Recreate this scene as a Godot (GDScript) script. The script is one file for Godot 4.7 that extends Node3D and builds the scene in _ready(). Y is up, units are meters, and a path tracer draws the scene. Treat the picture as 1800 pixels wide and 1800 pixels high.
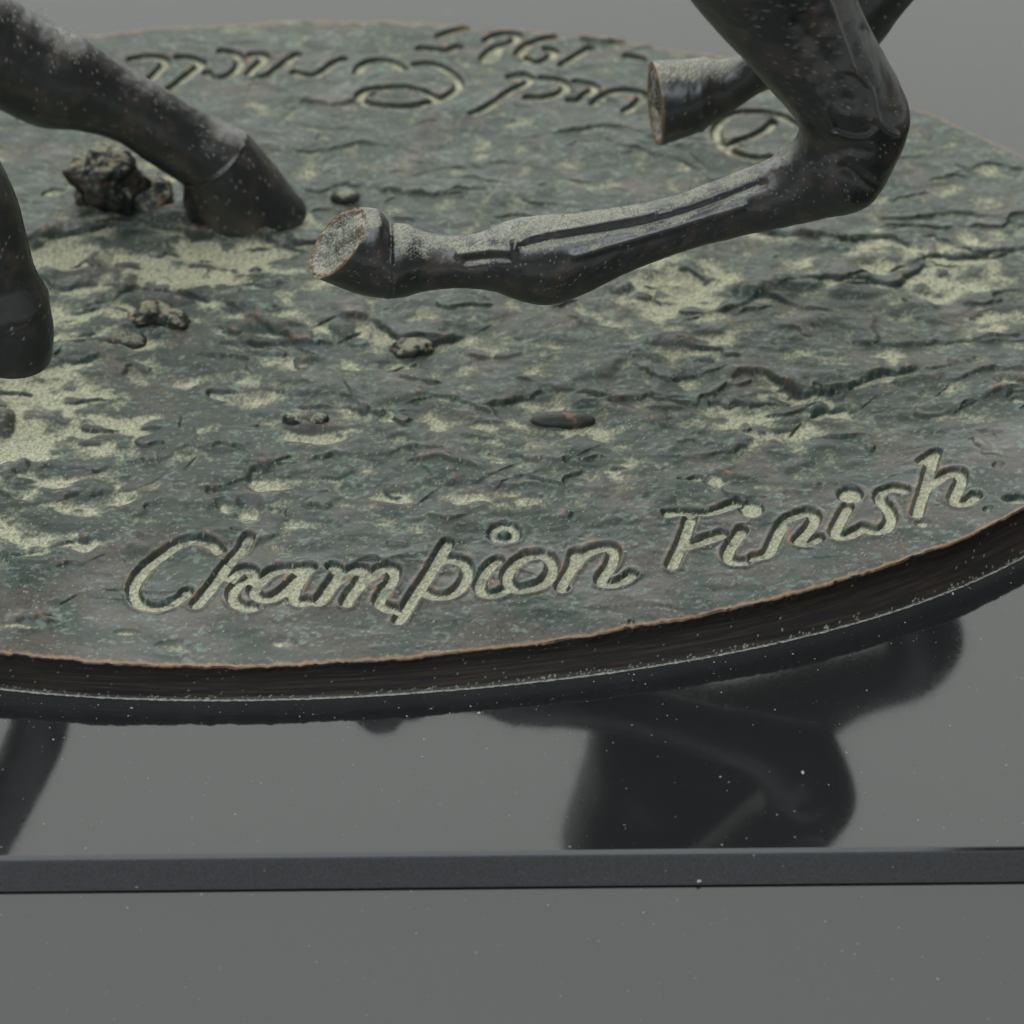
extends Node3D
# A close-up of a bronze horse on its oval base, on a polished black plinth. Lengths are in millimetres until they become vertices.

const MM := 0.001
const BASE_CENTRE := Vector2(-40.0, -58.0)
const TOP_OUTLINE: Array = [0.9964, 0.0261, -0.0041, 0.0146, -0.0071, 0.0062, 0.0016, 0.0, 0.0078, -0.006, -0.0041]
const FOOT_OUTLINE: Array = [1.0069, 0.0271, -0.0017, 0.0147, -0.005, 0.0049, 0.002, -0.0009, 0.0071, -0.0052, -0.0049]
const EDGE_HEIGHTS: Array = [[-200.0, 7.6], [-86.0, 7.6], [-45.0, 6.7], [0.0, 7.2], [29.0, 8.1], [58.0, 9.0], [85.0, 9.5], [130.0, 9.5]]
const NX := 1100
const NZ := 800
const TITLE_STROKES: Array = [[-50.59,10.16,-51.98,8.68,-54.67,7.67,-57.68,8.55,-60.59,10.84,-62.99,13.91,-64.37,17.03,-64.7,20.13,-63.72,22.95,-61.59,24.32,-59.03,24.06,-56.77,22.49,-55.57,20.98],[-45.72,6.99,-47.46,11.37,-49.81,16.17,-51.92,20.66,-53.66,24.06],[-48.21,17.5,-46.58,15.71,-44.84,15.71,-44.53,17.5,-46.62,19.01,-47.66,21.31,-47.13,23.79,-45.42,25.23,-44.05,25.23],[-34.66,15.04,-37.26,15.18,-40.5,15.51,-42.78,17.89,-44.02,20.79,-43.18,22.75,-41.02,22.95,-38.96,20.98,-36.93,17.89,-35.08,15.51],[-35.57,16.04,-36.74,19.34,-37.3,22.29,-36.25,23.79,-34.84,23.4],[-30.85,14.71,-29.72,15.91,-31.22,20.0,-33.03,23.6],[-31.43,20.13,-28.95,16.83,-26.62,14.91,-25.38,15.84,-26.2,18.82,-27.7,21.97,-28.21,23.6],[-27.42,21.18,-24.6,17.23,-22.06,14.91,-20.22,15.51,-20.59,18.16,-21.91,20.98,-22.58,23.27,-21.3,24.71,-20.08,25.1],[-11.19,8.14,-12.88,12.71,-15.26,18.68,-17.33,23.4,-19.16,27.94],[-13.17,13.25,-11.23,12.18,-8.6,12.84,-7.58,15.51,-8.63,19.34,-10.67,21.71,-13.26,21.84,-15.0,20.79],[-2.45,12.84,-3.91,14.46,-5.12,17.2,-5.51,19.67,-4.69,21.52,-2.91,21.76,-1.3,20.9],[5.08,10.83,2.62,11.46,0.65,13.46,-0.65,16.21,-0.65,18.68,0.65,20.53,2.75,20.29,5.03,18.93,6.51,16.7,7.02,13.71,6.38,11.71,5.08,10.83],[10.97,10.83,10.45,13.46,9.44,16.21,8.44,18.93,8.59,20.16],[10.61,13.71,12.28,11.21,14.59,9.95,16.73,9.69,17.68,11.21,16.97,14.21,15.44,17.2,15.58,18.68,17.19,19.18,18.99,18.44,20.49,16.95],[27.22,1.92,29.8,1.37,33.33,1.24,36.47,0.0,39.29,-1.72],[31.05,3.43,29.64,8.72,28.47,12.21,27.46,15.21],[30.73,9.86,33.49,8.58,36.41,6.96],[39.83,6.01,38.38,8.85,37.2,12.08,37.85,14.08,39.88,14.35],[41.81,13.21,44.04,12.21,45.39,8.85,46.72,5.13,48.95,2.2,51.44,1.03,52.8,2.06,52.01,4.92,50.27,7.64,49.58,9.05,50.94,9.66,52.98,8.51],[58.57,0.14,57.11,3.56,56.07,6.69,56.8,8.31,58.49,7.97,59.87,6.96],[68.82,-3.8,66.87,-4.49,64.9,-3.66,64.42,-1.38,65.64,1.37,65.87,4.11,64.63,6.62,62.92,7.23,60.89,6.15],[72.73,-12.38,74.42,-13.79,75.15,-14.5],[74.88,-13.97,74.18,-10.97,73.21,-7.28,72.23,-3.45,71.32,-0.34,70.52,2.74],[72.9,-4.84,74.1,-5.88,75.79,-7.46,77.52,-8.16,79.03,-7.63,78.85,-5.54,77.86,-3.11,77.23,-1.03,77.93,-0.17,79.61,-0.34,81.08,-1.9]]
const SIGNATURE_STROKES: Array = [[-77.32,-143.05,-74.5,-143.92,-71.57,-143.4,-70.2,-142.07,-71.45,-139.36,-73.18,-136.71],[-67.73,-143.63,-65.15,-143.4,-62.97,-141.89,-64.11,-139.59,-66.03,-137.06,-68.08,-134.32,-69.53,-132.33],[-59.19,-145.84,-57.21,-144.97,-55.18,-142.94,-55.34,-140.05,-56.8,-137.46,-58.97,-136.43,-60.93,-137.17,-61.65,-138.61],[-52.97,-143.69,-50.71,-143.51,-50.17,-142.24,-51.81,-139.76,-53.03,-137.46],[-43.69,-144.39,-44.87,-142.07,-46.99,-139.18,-48.78,-136.6,-50.65,-135.63,-51.62,-135.91],[-34.33,-142.94,-36.19,-141.2,-38.0,-138.32,-39.85,-136.43,-42.07,-136.31,-43.86,-137.17],[-31.29,-138.03,-30.42,-140.91,-28.23,-142.94,-25.67,-143.22,-23.39,-141.89,-22.07,-139.76],[-19.54,-141.55,-16.02,-141.55,-12.13,-138.09,-10.69,-134.09,-12.67,-129.89,-16.42,-126.74,-21.44,-125.06,-27.12,-125.28,-30.33,-127.3,-29.14,-129.89,-24.11,-131.48,-19.03,-131.25,-15.19,-128.76],[-14.88,-151.52,-12.63,-153.12,-9.41,-154.48,-6.49,-154.89,-3.9,-155.49],[-18.69,-147.42,-16.1,-146.83,-13.51,-146.07,-10.96,-147.53],[-5.17,-150.05,-3.24,-152.05,-0.65,-152.53,1.29,-151.64,0.0,-149.29,-2.58,-148.0,-4.18,-146.54,-5.78,-143.75,-4.49,-143.05,-3.21,-144.91,-2.58,-147.71],[1.29,-145.08,3.22,-148.29,6.46,-150.35,9.7,-151.52,13.27,-151.94],[2.57,-143.63,4.49,-142.12,7.06,-143.17,8.69,-145.78,7.09,-146.95],[15.79,-147.42,13.17,-144.21,10.24,-140.85],[-0.32,-136.71,2.23,-136.71,3.82,-135.57,2.54,-133.29,0.0,-131.59,-3.16,-127.75,-5.67,-124.94,-7.87,-123.27],[6.05,-135.57,8.91,-135.0,10.96,-132.84,9.82,-130.0,6.33,-128.59,3.16,-128.88],[13.04,-134.15,15.26,-133.58,16.82,-132.16,15.21,-130.0,13.28,-127.75,11.69,-127.75],[16.42,-126.63,18.36,-129.33,21.57,-131.25,24.74,-131.25,26.29,-129.89,24.63,-126.63,22.68,-124.39],[23.45,-144.44,26.31,-143.05],[56.17,-119.38,53.65,-121.62,50.74,-123.12,47.59,-123.49,44.75,-123.12,42.21,-121.4,40.69,-118.61,40.45,-114.76,41.27,-111.39,43.08,-109.02,45.45,-107.69,47.84,-106.84,50.28,-107.14],[51.79,-119.54,50.44,-117.16,48.06,-115.01,45.34,-112.86,42.47,-110.94]]
const TITLE_DOTS: Array = [[-1.29,5.38,3.28,2.93,1.0],[41.88,0.0,2.39,2.78,0.0],[59.32,-3.57,2.49,2.62,0.0]]
const SCARPS: Array = [[0.9,-14.43,-32.07,-10.3,-31.57,-7.2,-30.58,-3.6,-30.08,0.0,-31.57,3.61,-32.9,6.4,-34.07],[0.8,15.43,-30.08,20.59,-31.24,26.81,-32.4,31.92,-31.07,37.02,-29.91,43.19,-30.08,51.5,-31.57],[1.2,21.88,-42.15,24.92,-38.76,30.04,-36.74,34.26,-38.76],[1.5,39.36,-36.74,42.81,-39.61,45.19,-39.44,48.69,-36.74,52.14,-33.73,55.7,-32.9,59.89,-33.73,65.31,-37.42,70.05,-38.42,74.86,-40.11],[0.8,52.2,-25.8,55.4,-27.93,58.51,-28.43,62.62,-28.43],[1.0,79.65,-35.4,85.13,-38.76,90.4,-39.61,94.47,-38.76],[1.0,84.28,-29.58,88.64,-32.07,94.3,-32.07],[0.8,67.08,-47.61,71.29,-47.95,75.5,-48.13,83.97,-48.99,95.69,-50.71],[1.0,35.95,-55.93,42.45,-59.44,46.87,-62.98,51.04,-61.21,54.08,-58.56],[1.2,54.0,-66.54,57.79,-67.43,64.25,-67.97,68.97,-66.54,72.71,-66.54,75.13,-70.13,79.65,-72.84],[1.2,75.34,-72.84,79.87,-75.57,85.19,-74.65,92.91,-76.48,99.49,-77.39],[1.0,43.63,-85.69,50.08,-83.84,56.5,-81.99,62.96,-81.06,71.67,-81.43,76.78,-77.39],[1.2,-32.78,-55.93,-26.41,-55.06,-21.03,-50.71,-14.69,-48.99,-7.37,-51.58],[1.0,-50.8,-56.8,-45.26,-51.58,-38.79,-47.95,-32.54,-48.99],[1.4,-50.47,-50.71,-48.23,-47.95,-39.83,-47.61],[1.2,-88.38,-68.33,-84.39,-65.65,-80.2,-66.54,-76.92,-65.65],[1.5,-75.42,-60.32,-71.44,-63.86,-67.18,-63.86,-60.66,-62.09,-54.18,-60.32],[0.9,-83.66,-57.33,-79.48,-58.03,-74.82,-59.44],[1.0,-82.99,-49.85,-78.87,-50.71,-75.71,-50.71],[1.3,-83.51,-43.85,-79.23,-42.65,-74.18,-44.7],[1.3,-91.1,-80.14,-83.67,-81.99,-76.28,-84.76,-68.59,-83.84,-60.79,-81.06,-52.16,-81.99,-43.34,-79.22],[1.0,-45.46,-78.31,-36.91,-81.06,-32.69,-84.76],[0.9,-41.3,-33.73,-37.17,-33.73,-33.04,-33.73],[0.7,-28.86,-32.07,-26.7,-28.76,-23.6,-27.93],[0.8,-82.88,-25.47,-80.76,-24.65,-78.14,-23.84],[0.8,-84.56,-10.65,-81.71,-12.56,-77.59,-11.6,-74.54,-11.28,-70.61,-12.56],[0.8,-84.11,-5.92,-80.97,-4.35,-77.89,-3.42,-75.0,-4.67],[0.9,-55.68,-15.75,-51.77,-18.16,-48.68,-17.36,-46.57,-15.75],[1.0,-47.2,-8.59,-45.82,-10.97,-43.8,-10.97,-42.87,-12.56],[0.8,-37.39,-14.15,-34.42,-15.75,-31.41,-16.55,-28.35,-15.75],[0.8,-22.27,-15.75,-20.28,-17.36,-18.24,-16.55,-16.66,-13.35],[0.9,-13.02,-6.23,-10.03,-7.81,-7.02,-7.81,-3.02,-9.38],[0.8,-0.5,-8.59,2.01,-10.17,6.04,-10.97],[0.7,-2.02,-14.95,1.01,-15.75,3.03,-14.47,9.09,-13.35,11.13,-14.95],[0.7,29.28,-13.35,33.38,-14.95,36.44,-15.75,39.55,-17.36,43.65,-18.16],[0.7,-89.45,0.77,-83.7,-1.55,-77.86,-3.11,-72.0,-4.67,-66.11,-6.23],[0.7,-88.14,13.71,-84.44,11.46,-78.69,9.95,-73.96,7.67,-69.89,9.19],[0.7,-81.98,16.7,-77.24,15.21,-73.45,13.71],[0.8,-87.47,29.91,-83.69,29.18,-80.85,28.75,-78.54,27.73,-78.06,25.55],[0.8,-43.14,-125.39,-40.95,-127.41,-35.19,-125.39,-29.57,-127.41],[0.5,-44.7,-109.52,-38.03,-110.5,-29.14,-112.46,-22.39,-111.48],[0.5,-15.55,-103.7,-8.9,-105.63,-2.23,-106.6,2.23,-105.63],[0.7,20.17,-112.46,25.73,-110.5,32.34,-107.57,36.66,-103.7],[0.7,6.74,-115.41,12.38,-116.4,18.04,-118.39,23.63,-116.4],[0.9,11.65,-152.29,18.59,-149.11,25.59,-150.17],[0.9,29.03,-148.48,32.48,-147.64],[0.7,87.76,-103.7,93.5,-105.63,101.09,-103.7],[0.8,76.5,-87.56,83.21,-89.43,89.7,-88.49,93.89,-86.62],[0.8,-28.72,-97.94,-22.07,-96.99,-15.42,-95.09,-8.82,-96.03],[1.0,24.75,-116.4,29.2,-114.43,34.64,-109.52]]
const CLODS: Array = [[-77.78,11.4,-93.51,7.2,7.2,6.4,1.0],[-70.83,8.2,-93.11,5.4,3.8,4.6,0.9],[-67.75,7.4,-54.27,5.2,3.4,3.4,1.0],[-63.51,7.2,-53.84,3.6,2.8,2.8,1.0],[-71.23,6.6,-49.42,3.8,2.0,2.4,0.8],[-18.66,6.8,-47.44,3.8,2.2,2.6,1.0],[9.21,7.2,-25.47,6.0,1.6,2.2,0.25],[-39.69,7.2,-25.14,2.2,1.9,1.7,1.1],[-36.05,6.8,-25.97,2.6,1.4,1.4,1.1],[-32.37,6.9,-94.56,2.5,2.0,1.9,1.0]]
const LUMPS: Array = [[-77.56,-94.14,7.7,5.73,2.0],[-65.57,-87.56,8.75,2.63,1.4],[-67.21,-52.45,7.38,3.49,1.2],[-66.46,-61.21,8.51,2.49,1.6],[-18.85,-46.92,4.61,2.75,0.8],[-31.91,-94.14,3.3,1.9,0.8],[-44.26,-52.79,6.33,2.09,1.2],[-38.85,-24.65,4.09,1.97,0.8],[-26.7,-28.76,1.23,1.32,0.8],[-23.79,-27.44,1.03,0.99,0.8],[20.3,-65.65,2.78,2.5,1.0],[24.5,-62.98,2.13,1.78,0.8],[63.98,-63.86,6.4,2.15,0.9],[44.83,-64.75,4.27,2.15,1.2],[52.39,-66.54,6.42,3.23,1.4],[-92.01,-24.65,2.66,4.29,1.4],[-89.12,-10.97,2.01,3.2,1.2],[-80.88,28.46,4.82,1.75,1.0],[-52.74,-17.36,4.06,1.61,0.7],[29.39,-48.99,6.3,2.42,0.8],[-86.75,-12.56,1.41,2.57,1.0],[-58.12,-72.84,16.15,8.38,-1.6],[-34.64,-21.39,6.11,2.6,-1.2],[30.98,-65.65,9.62,7.16,-1.2],[-82.6,-33.73,12.39,6.72,-0.8],[-88.23,-17.36,6.09,6.49,-1.0],[-79.27,-7.81,5.52,2.22,-0.8],[-87.43,-75.57,9.72,5.52,-1.0],[-50.33,-1.71,2.19,2.18,-0.9],[-46.13,-1.39,2.99,3.11,-1.0],[-53.04,-5.45,1.0,1.26,-0.6],[-41.53,-1.08,1.2,1.24,-0.5],[-44.65,-7.81,2.61,2.21,-0.9],[-6.99,-3.11,3.99,1.87,-0.7],[-2.0,-4.67,4.0,1.56,-0.6],[-20.0,-4.67,4.0,2.19,-0.6],[-28.05,-6.23,3.01,1.89,-0.6],[14.06,-8.59,2.01,1.58,-0.6],[36.12,-7.81,2.61,2.21,-0.6],[40.28,-10.97,2.42,1.91,-0.5],[-73.77,9.95,2.36,2.13,-0.6],[-68.38,-3.11,2.6,1.88,-0.6],[-82.62,9.95,3.94,2.44,-0.6],[85.68,-9.7,1.11,0.96,-0.45],[71.18,5.38,1.58,1.08,-0.6],[65.58,7.67,1.38,0.92,-0.5],[49.56,-33.73,3.1,1.67,-0.8],[55.35,-27.11,1.64,1.32,-0.6],[89.99,-35.4,2.48,1.69,-0.8],[91.53,-30.08,2.06,1.34,-0.9],[-38.27,33.93,2.3,1.0,-0.4],[-65.25,31.35,2.3,0.87,-0.4],[-57.33,34.93,3.25,1.72,-0.35],[-12.41,35.65,3.82,0.57,-0.6],[20.19,29.62,0.58,0.72,-0.7],[49.47,-32.07,6.19,2.0,-0.6],[68.82,-71.93,5.38,2.91,-0.9],[78.83,-62.98,4.26,2.5,-0.8],[36.74,-48.99,5.25,2.42,-0.6],[-75.93,7.67,1.58,1.53,-0.5],[-21.88,-42.15,5.21,1.7,-0.5],[-49.47,-32.07,8.25,3.33,-0.5],[82.88,1.85,0.99,0.78,-0.5],[88.64,-1.08,2.99,1.41,-1.3]]
const DUST_PATCHES: Array = [[-58.07,-71.93,18.29,10.91,1.0],[-86.51,-77.39,11.9,9.23,0.7],[-79.3,-55.93,12.69,12.33,0.6],[-84.51,-32.07,14.43,13.4,0.8],[-88.07,-15.75,7.09,9.7,1.0],[-71.37,-22.21,12.24,6.54,0.5],[-34.67,-22.21,7.14,3.26,0.8],[31.01,-66.54,11.77,10.76,1.0],[21.15,-55.93,12.69,7.01,0.5],[36.8,-50.71,7.36,6.94,0.5],[70.97,-71.93,17.21,10.93,0.5],[86.03,-71.93,12.91,10.95,0.5],[-26.6,-25.47,6.14,3.94,0.5],[-4.08,-22.21,12.24,4.88,0.45],[43.92,-23.84,12.26,5.56,0.7],[56.48,-28.76,6.16,3.31,0.6],[-83.12,4.62,12.87,9.26,0.5],[-79.27,-7.81,6.02,3.17,0.6],[-43.15,-7.81,3.01,2.53,0.6],[-20.0,-4.67,6.0,2.82,0.5],[-3.99,-3.11,7.99,3.12,0.6],[20.07,-7.81,8.03,3.78,0.3],[66.68,-42.15,9.38,5.12,0.4],[-70.69,-97.94,5.52,7.69,0.5],[-29.61,-55.93,15.87,7.01,0.3],[-46.72,-38.76,12.46,6.76,0.35],[-8.37,-45.55,12.55,5.14,0.3],[89.88,-55.93,6.35,5.29,0.5],[45.43,-33.73,5.16,2.34,0.5],[14.27,-22.21,6.12,3.25,0.5],[35.12,-7.81,4.02,3.15,0.4],[-67.11,-6.23,6.01,2.52,0.4],[-74.75,9.95,3.94,2.74,0.4]]
const NEAR_FORELEG: Array = [[-18.45,49.46,-16.5,0.54,6.31,0.0,0.0,0.0,5.82],[-14.36,49.3,-16.5,-0.13,5.09,0.0,0.0,0.0,4.48],[-9.15,49.19,-16.5,-0.44,4.57,0.0,0.0,0.0,3.9],[-4.23,49.36,-16.5,-0.91,5.33,0.0,0.0,0.0,4.33],[0.74,49.39,-16.5,-1.44,7.35,0.0,0.0,0.0,5.84],[5.47,49.55,-16.5,-1.35,8.0,0.0,0.0,0.0,6.33],[11.19,50.95,-16.5,-1.3,7.22,0.0,0.0,0.0,5.73],[18.91,53.85,-16.5,-1.31,5.71,0.0,0.0,0.0,4.8],[26.59,56.67,-16.5,-1.31,4.78,0.0,0.0,0.0,4.26],[35.42,60.1,-16.5,-1.56,4.96,0.0,0.0,0.0,4.47],[43.95,63.33,-16.5,-1.63,5.73,0.0,0.0,0.0,5.13],[49.69,66.07,-16.5,-3.27,6.33,0.0,0.0,0.0,5.99],[54.1,69.15,-16.5,-6.28,6.62,0.0,0.0,0.0,7.3],[55.65,74.72,-16.5,-8.58,4.57,0.0,0.0,0.0,7.29],[55.55,80.5,-16.5,-10.62,2.14,0.0,0.0,0.0,8.01],[53.11,85.47,-16.5,-11.6,1.57,0.0,0.0,0.0,8.78],[48.76,92.49,-16.5,-11.92,0.66,0.0,0.0,0.0,9.31],[44.82,98.77,-16.5,-12.46,-0.22,0.0,0.0,0.0,9.97],[41.76,104.9,-16.5,-13.13,-1.35,0.0,0.0,0.0,10.82],[36.58,116.89,-16.5,-15.42,-3.13,0.0,0.0,0.0,13.38],[30.4,131.41,-16.5,-17.57,-4.04,0.0,0.0,0.0,15.33],[23.72,146.5,-16.5,-18.13,-4.88,0.0,0.0,0.0,15.02]]
const FAR_FORELEG: Array = [[36.01,41.84,-79.5,-0.43,6.56,0.0,0.0,0.0,5.59],[40.31,43.63,-79.5,-1.55,4.47,0.0,0.0,0.0,4.02],[45.27,46.83,-79.5,-2.64,3.62,0.0,0.0,0.0,3.81],[51.95,49.92,-79.5,-4.61,5.3,0.0,0.0,0.0,5.97],[60.17,57.06,-79.5,-5.37,5.8,0.0,0.0,0.0,6.72],[67.11,66.42,-79.5,-5.16,4.52,0.0,0.0,0.0,5.83],[74.91,76.15,-79.5,-5.49,3.33,0.0,0.0,0.0,5.45],[83.49,86.99,-79.5,-7.36,1.43,0.0,0.0,0.0,6.37],[85.3,94.3,-79.5,-8.16,-1.59,0.0,0.0,0.0,7.07],[80.98,102.67,-79.5,-6.64,-4.2,0.0,0.0,0.0,6.68],[67.19,108.26,-79.5,-6.96,-5.13,0.0,0.0,0.0,7.35],[53.32,117.6,-79.5,-9.97,-7.53,0.0,0.0,0.0,10.62],[38.61,127.29,-79.5,-18.84,-10.63,0.0,0.0,0.0,18.39],[34.13,144.16,-79.5,-19.4,-11.24,0.0,0.0,0.0,19.06],[30.18,163.49,-79.5,-19.42,-11.72,0.0,0.0,0.0,19.28]]
const PLANTED_LEG: Array = [[-57.05,19.9,-90.41,6.43,4.61,0.0,0.0,0.0,6.73],[-63.33,23.97,-90.41,6.16,4.01,0.0,0.0,0.0,6.25],[-70.23,29.35,-90.41,5.36,4.52,0.0,0.0,0.0,5.96],[-77.81,33.45,-90.41,4.51,6.27,0.0,0.0,0.0,6.57],[-83.97,36.55,-90.41,4.65,8.34,0.0,0.0,0.0,8.12],[-89.81,39.65,-90.41,4.52,8.84,0.0,0.0,0.0,8.44],[-97.09,44.9,-90.41,4.79,8.64,0.0,0.0,0.0,8.4],[-105.93,52.28,-90.41,4.83,8.44,0.0,0.0,0.0,8.27],[-116.42,62.74,-90.41,4.84,7.81,0.0,0.0,0.0,7.81],[-128.65,74.21,-90.41,4.84,7.19,0.0,0.0,0.0,7.37],[-140.04,86.01,-90.41,5.35,7.1,0.0,0.0,0.0,7.56],[-145.33,99.88,-90.41,10.31,5.4,0.0,0.0,0.0,9.89],[-140.57,120.01,-90.41,11.88,0.0,0.0,0.0,0.0,10.1],[-134.68,138.31,-90.41,14.5,-3.14,0.0,0.0,0.0,12.61]]
const RAISED_HIND_LEG: Array = [[-86.61,39.33,-18.0,6.49,1.52,0.0,0.0,0.0,5.86],[-87.33,44.84,-18.0,5.26,1.49,0.0,0.0,0.0,4.81],[-88.07,52.27,-18.0,5.12,1.64,0.0,0.0,0.0,4.73],[-89.33,59.53,-18.0,5.33,1.73,0.0,0.0,0.0,4.93],[-91.39,66.29,-18.0,5.01,2.49,0.0,0.0,0.0,4.92],[-95.89,76.97,-18.0,4.71,2.68,0.0,0.0,0.0,4.77],[-103.39,91.62,-18.0,5.15,2.63,0.0,0.0,0.0,5.09],[-113.26,107.45,-18.0,6.5,3.08,0.0,0.0,0.0,6.33],[-118.59,120.19,-18.0,6.92,2.05,0.0,0.0,0.0,6.35],[-122.49,135.66,-18.0,8.05,0.0,0.0,0.0,0.0,7.08],[-124.82,151.61,-18.0,10.39,-0.98,0.0,0.0,0.0,9.19],[-124.2,168.92,-18.0,13.27,-2.8,0.0,0.0,0.0,11.93]]
const NEAR_HOOF: Array = [[-21.03,49.57,-16.5,0.56,6.56,0.0,0.3,0,6.29],[-24.36,51.25,-16.5,2.06,7.68,0.0,0.7,0.0,6.1],[-29.75,53.33,-16.5,4.87,5.74,0.0,1.2,0.0,6.3]]
const FAR_HOOF: Array = [[34.61,41.21,-79.5,-0.45,6.82,0.0,0.5,0,6.04],[30.63,40.2,-79.5,-0.11,7.5,0.0,0.9,0.0,6.6],[26.45,39.19,-79.5,-0.09,8.09,0.0,1.2,0.0,6.8]]
const PLANTED_HOOF: Array = [[-56.85,19.64,-90.41,6.46,4.26,0.0,0.0,0.0,7.4],[-54.85,15.44,-90.41,8.25,2.84,0.0,0.0,0.0,8.4],[-51.5,6.2,-90.41,12.22,-0.0,0.0,0.0,0.0,9.4]]
const RAISED_HOOF: Array = [[-86.26,37.67,-18.0,6.11,1.73,0.0,0.0,0.0,5.8],[-86.53,31.9,-18.0,6.77,0.94,0.0,0.0,0.0,6.2],[-86.89,27.46,-18.0,6.22,-0.0,0.0,0.0,0.0,6.2]]
const LEG_RIDGES: Array = [[0.55,0.55,49.9,101.93,52.28,95.37,54.26,89.83,55.07,87.04],[0.5,0.5,48.42,84.8,51.03,79.71,52.98,74.92],[0.5,0.5,52.98,74.92,55.9,73.77,58.45,74.0,59.6,75.37],[0.55,0.5,55.07,87.04,58.36,83.67,59.64,78.0,61.49,75.6,63.44,74.69],[-0.6,1.6,46.51,95.37,51.1,87.6,54.28,80.84],[-0.5,1.5,57.68,95.37,60.69,88.72,62.77,80.84],[-0.8,0.95,2.43,52.64,5.82,53.6,13.55,55.15,23.19,57.29,32.73,60.96,41.22,65.31],[0.35,0.45,1.46,52.88,3.1,54.08,7.74,55.51,15.46,57.18,24.11,59.31],[0.5,0.9,10.7,49.88,19.4,53.12,29.0,56.7,38.53,60.25],[0.5,0.6,0.48,53.48,0.49,51.68,0.0,49.88],[-0.6,1.0,-7.3,49.28,-3.89,49.88,-0.49,49.88],[0.5,0.9,-8.75,50.48,-3.89,50.96,-0.97,50.72],[-0.7,1.3,55.47,67.64,59.98,64.14],[-0.5,1.6,50.6,69.38,54.3,71.69,59.09,71.12]]

var rng := RandomNumberGenerator.new()
var col_x := PackedFloat32Array()
var col_back := PackedFloat32Array()
var col_front := PackedFloat32Array()
var height := PackedFloat32Array()
var dist := PackedFloat32Array()
var side := PackedFloat32Array()


func noise(freq: float, octaves: int, seed_: int, kind := FastNoiseLite.TYPE_SIMPLEX_SMOOTH) -> FastNoiseLite:
	var n := FastNoiseLite.new()
	n.noise_type = kind
	n.seed = seed_
	n.frequency = freq
	n.fractal_type = FastNoiseLite.FRACTAL_FBM if octaves > 1 else FastNoiseLite.FRACTAL_NONE
	n.fractal_octaves = octaves
	return n


func lin(r: float, g: float, b: float) -> Color:
	return Color(r, g, b).linear_to_srgb()


func material(color: Color, rough: float, spec := 0.5) -> StandardMaterial3D:
	var m := StandardMaterial3D.new()
	m.albedo_color = color
	m.roughness = rough
	m.metallic_specular = spec
	return m


func dusted(clean: float, spec: float) -> StandardMaterial3D:
	# patinated metal that is glossy where it is clean and matt where dust lies on it
	var img := Image.create_empty(128, 4, false, Image.FORMAT_L8)
	for x in 128:
		var v := lerpf(clean, 0.95, pow(x / 127.0, 0.6))
		for y in 4:
			img.set_pixel(x, y, Color(v, v, v))
	var m := material(Color.WHITE, 1.0, spec)
	m.vertex_color_use_as_albedo = true
	m.roughness_texture = ImageTexture.create_from_image(img)
	m.texture_repeat = false
	return m


func tag(o: Node, label: String, category: String) -> void:
	o.set_meta("label", label)
	o.set_meta("category", category)


func part(called: String, mesh: Mesh, m: Material, parent: Node) -> MeshInstance3D:
	var o := MeshInstance3D.new()
	o.name = called
	o.mesh = mesh
	o.material_override = m
	parent.add_child(o, true)
	return o


# ---------------------------------------------------------------- mesh helpers

func grid_normals(p: PackedVector3Array, nu: int, nv: int, wrap: bool, flip: float) -> PackedVector3Array:
	var n := PackedVector3Array()
	n.resize(p.size())
	for u in nu:
		var a := maxi(u - 1, 0) * nv
		var b := mini(u + 1, nu - 1) * nv
		var row := u * nv
		for v in nv:
			var l := v - 1
			var r := v + 1
			if wrap:
				l = posmod(l, nv)
				r = r % nv
			else:
				l = maxi(l, 0)
				r = mini(r, nv - 1)
			n[row + v] = ((p[b + v] - p[a + v]).cross(p[row + r] - p[row + l]) * 1e6 * flip).normalized()
	return n


func grid_index(into: PackedInt32Array, first: int, nu: int, nv: int, wrap: bool, turned: bool) -> void:
	var last := nv if wrap else nv - 1
	for u in nu - 1:
		for v in last:
			var a := first + u * nv + v
			var b := first + u * nv + (v + 1) % nv
			var c := a + nv
			var d := b + nv
			if turned:
				into.append_array([a, c, b, b, c, d])
			else:
				into.append_array([a, b, c, b, d, c])


func array_mesh(p: PackedVector3Array, n: PackedVector3Array, c: PackedColorArray, uv: PackedVector2Array, index: PackedInt32Array) -> ArrayMesh:
	var a := []
	a.resize(Mesh.ARRAY_MAX)
	a[Mesh.ARRAY_VERTEX] = p
	a[Mesh.ARRAY_NORMAL] = n
	if c.size():
		a[Mesh.ARRAY_COLOR] = c
	if uv.size():
		a[Mesh.ARRAY_TEX_UV] = uv
	a[Mesh.ARRAY_INDEX] = index
	var m := ArrayMesh.new()
	m.add_surface_from_arrays(Mesh.PRIMITIVE_TRIANGLES, a)
	return m


func smooth_line(flat: Array, from: int, steps: int) -> PackedVector2Array:
	var pts := PackedVector2Array()
	for k in range(from, flat.size() - 1, 2):
		pts.append(Vector2(flat[k], flat[k + 1]))
	var out := PackedVector2Array()
	for k in pts.size() - 1:
		var a := pts[maxi(k - 1, 0)]
		var d := pts[mini(k + 2, pts.size() - 1)]
		for s in steps:
			out.append(pts[k].cubic_interpolate(pts[k + 1], a, d, float(s) / steps))
	out.append(pts[pts.size() - 1])
	return out


# ---------------------------------------------------------------- the base's relief

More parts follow.
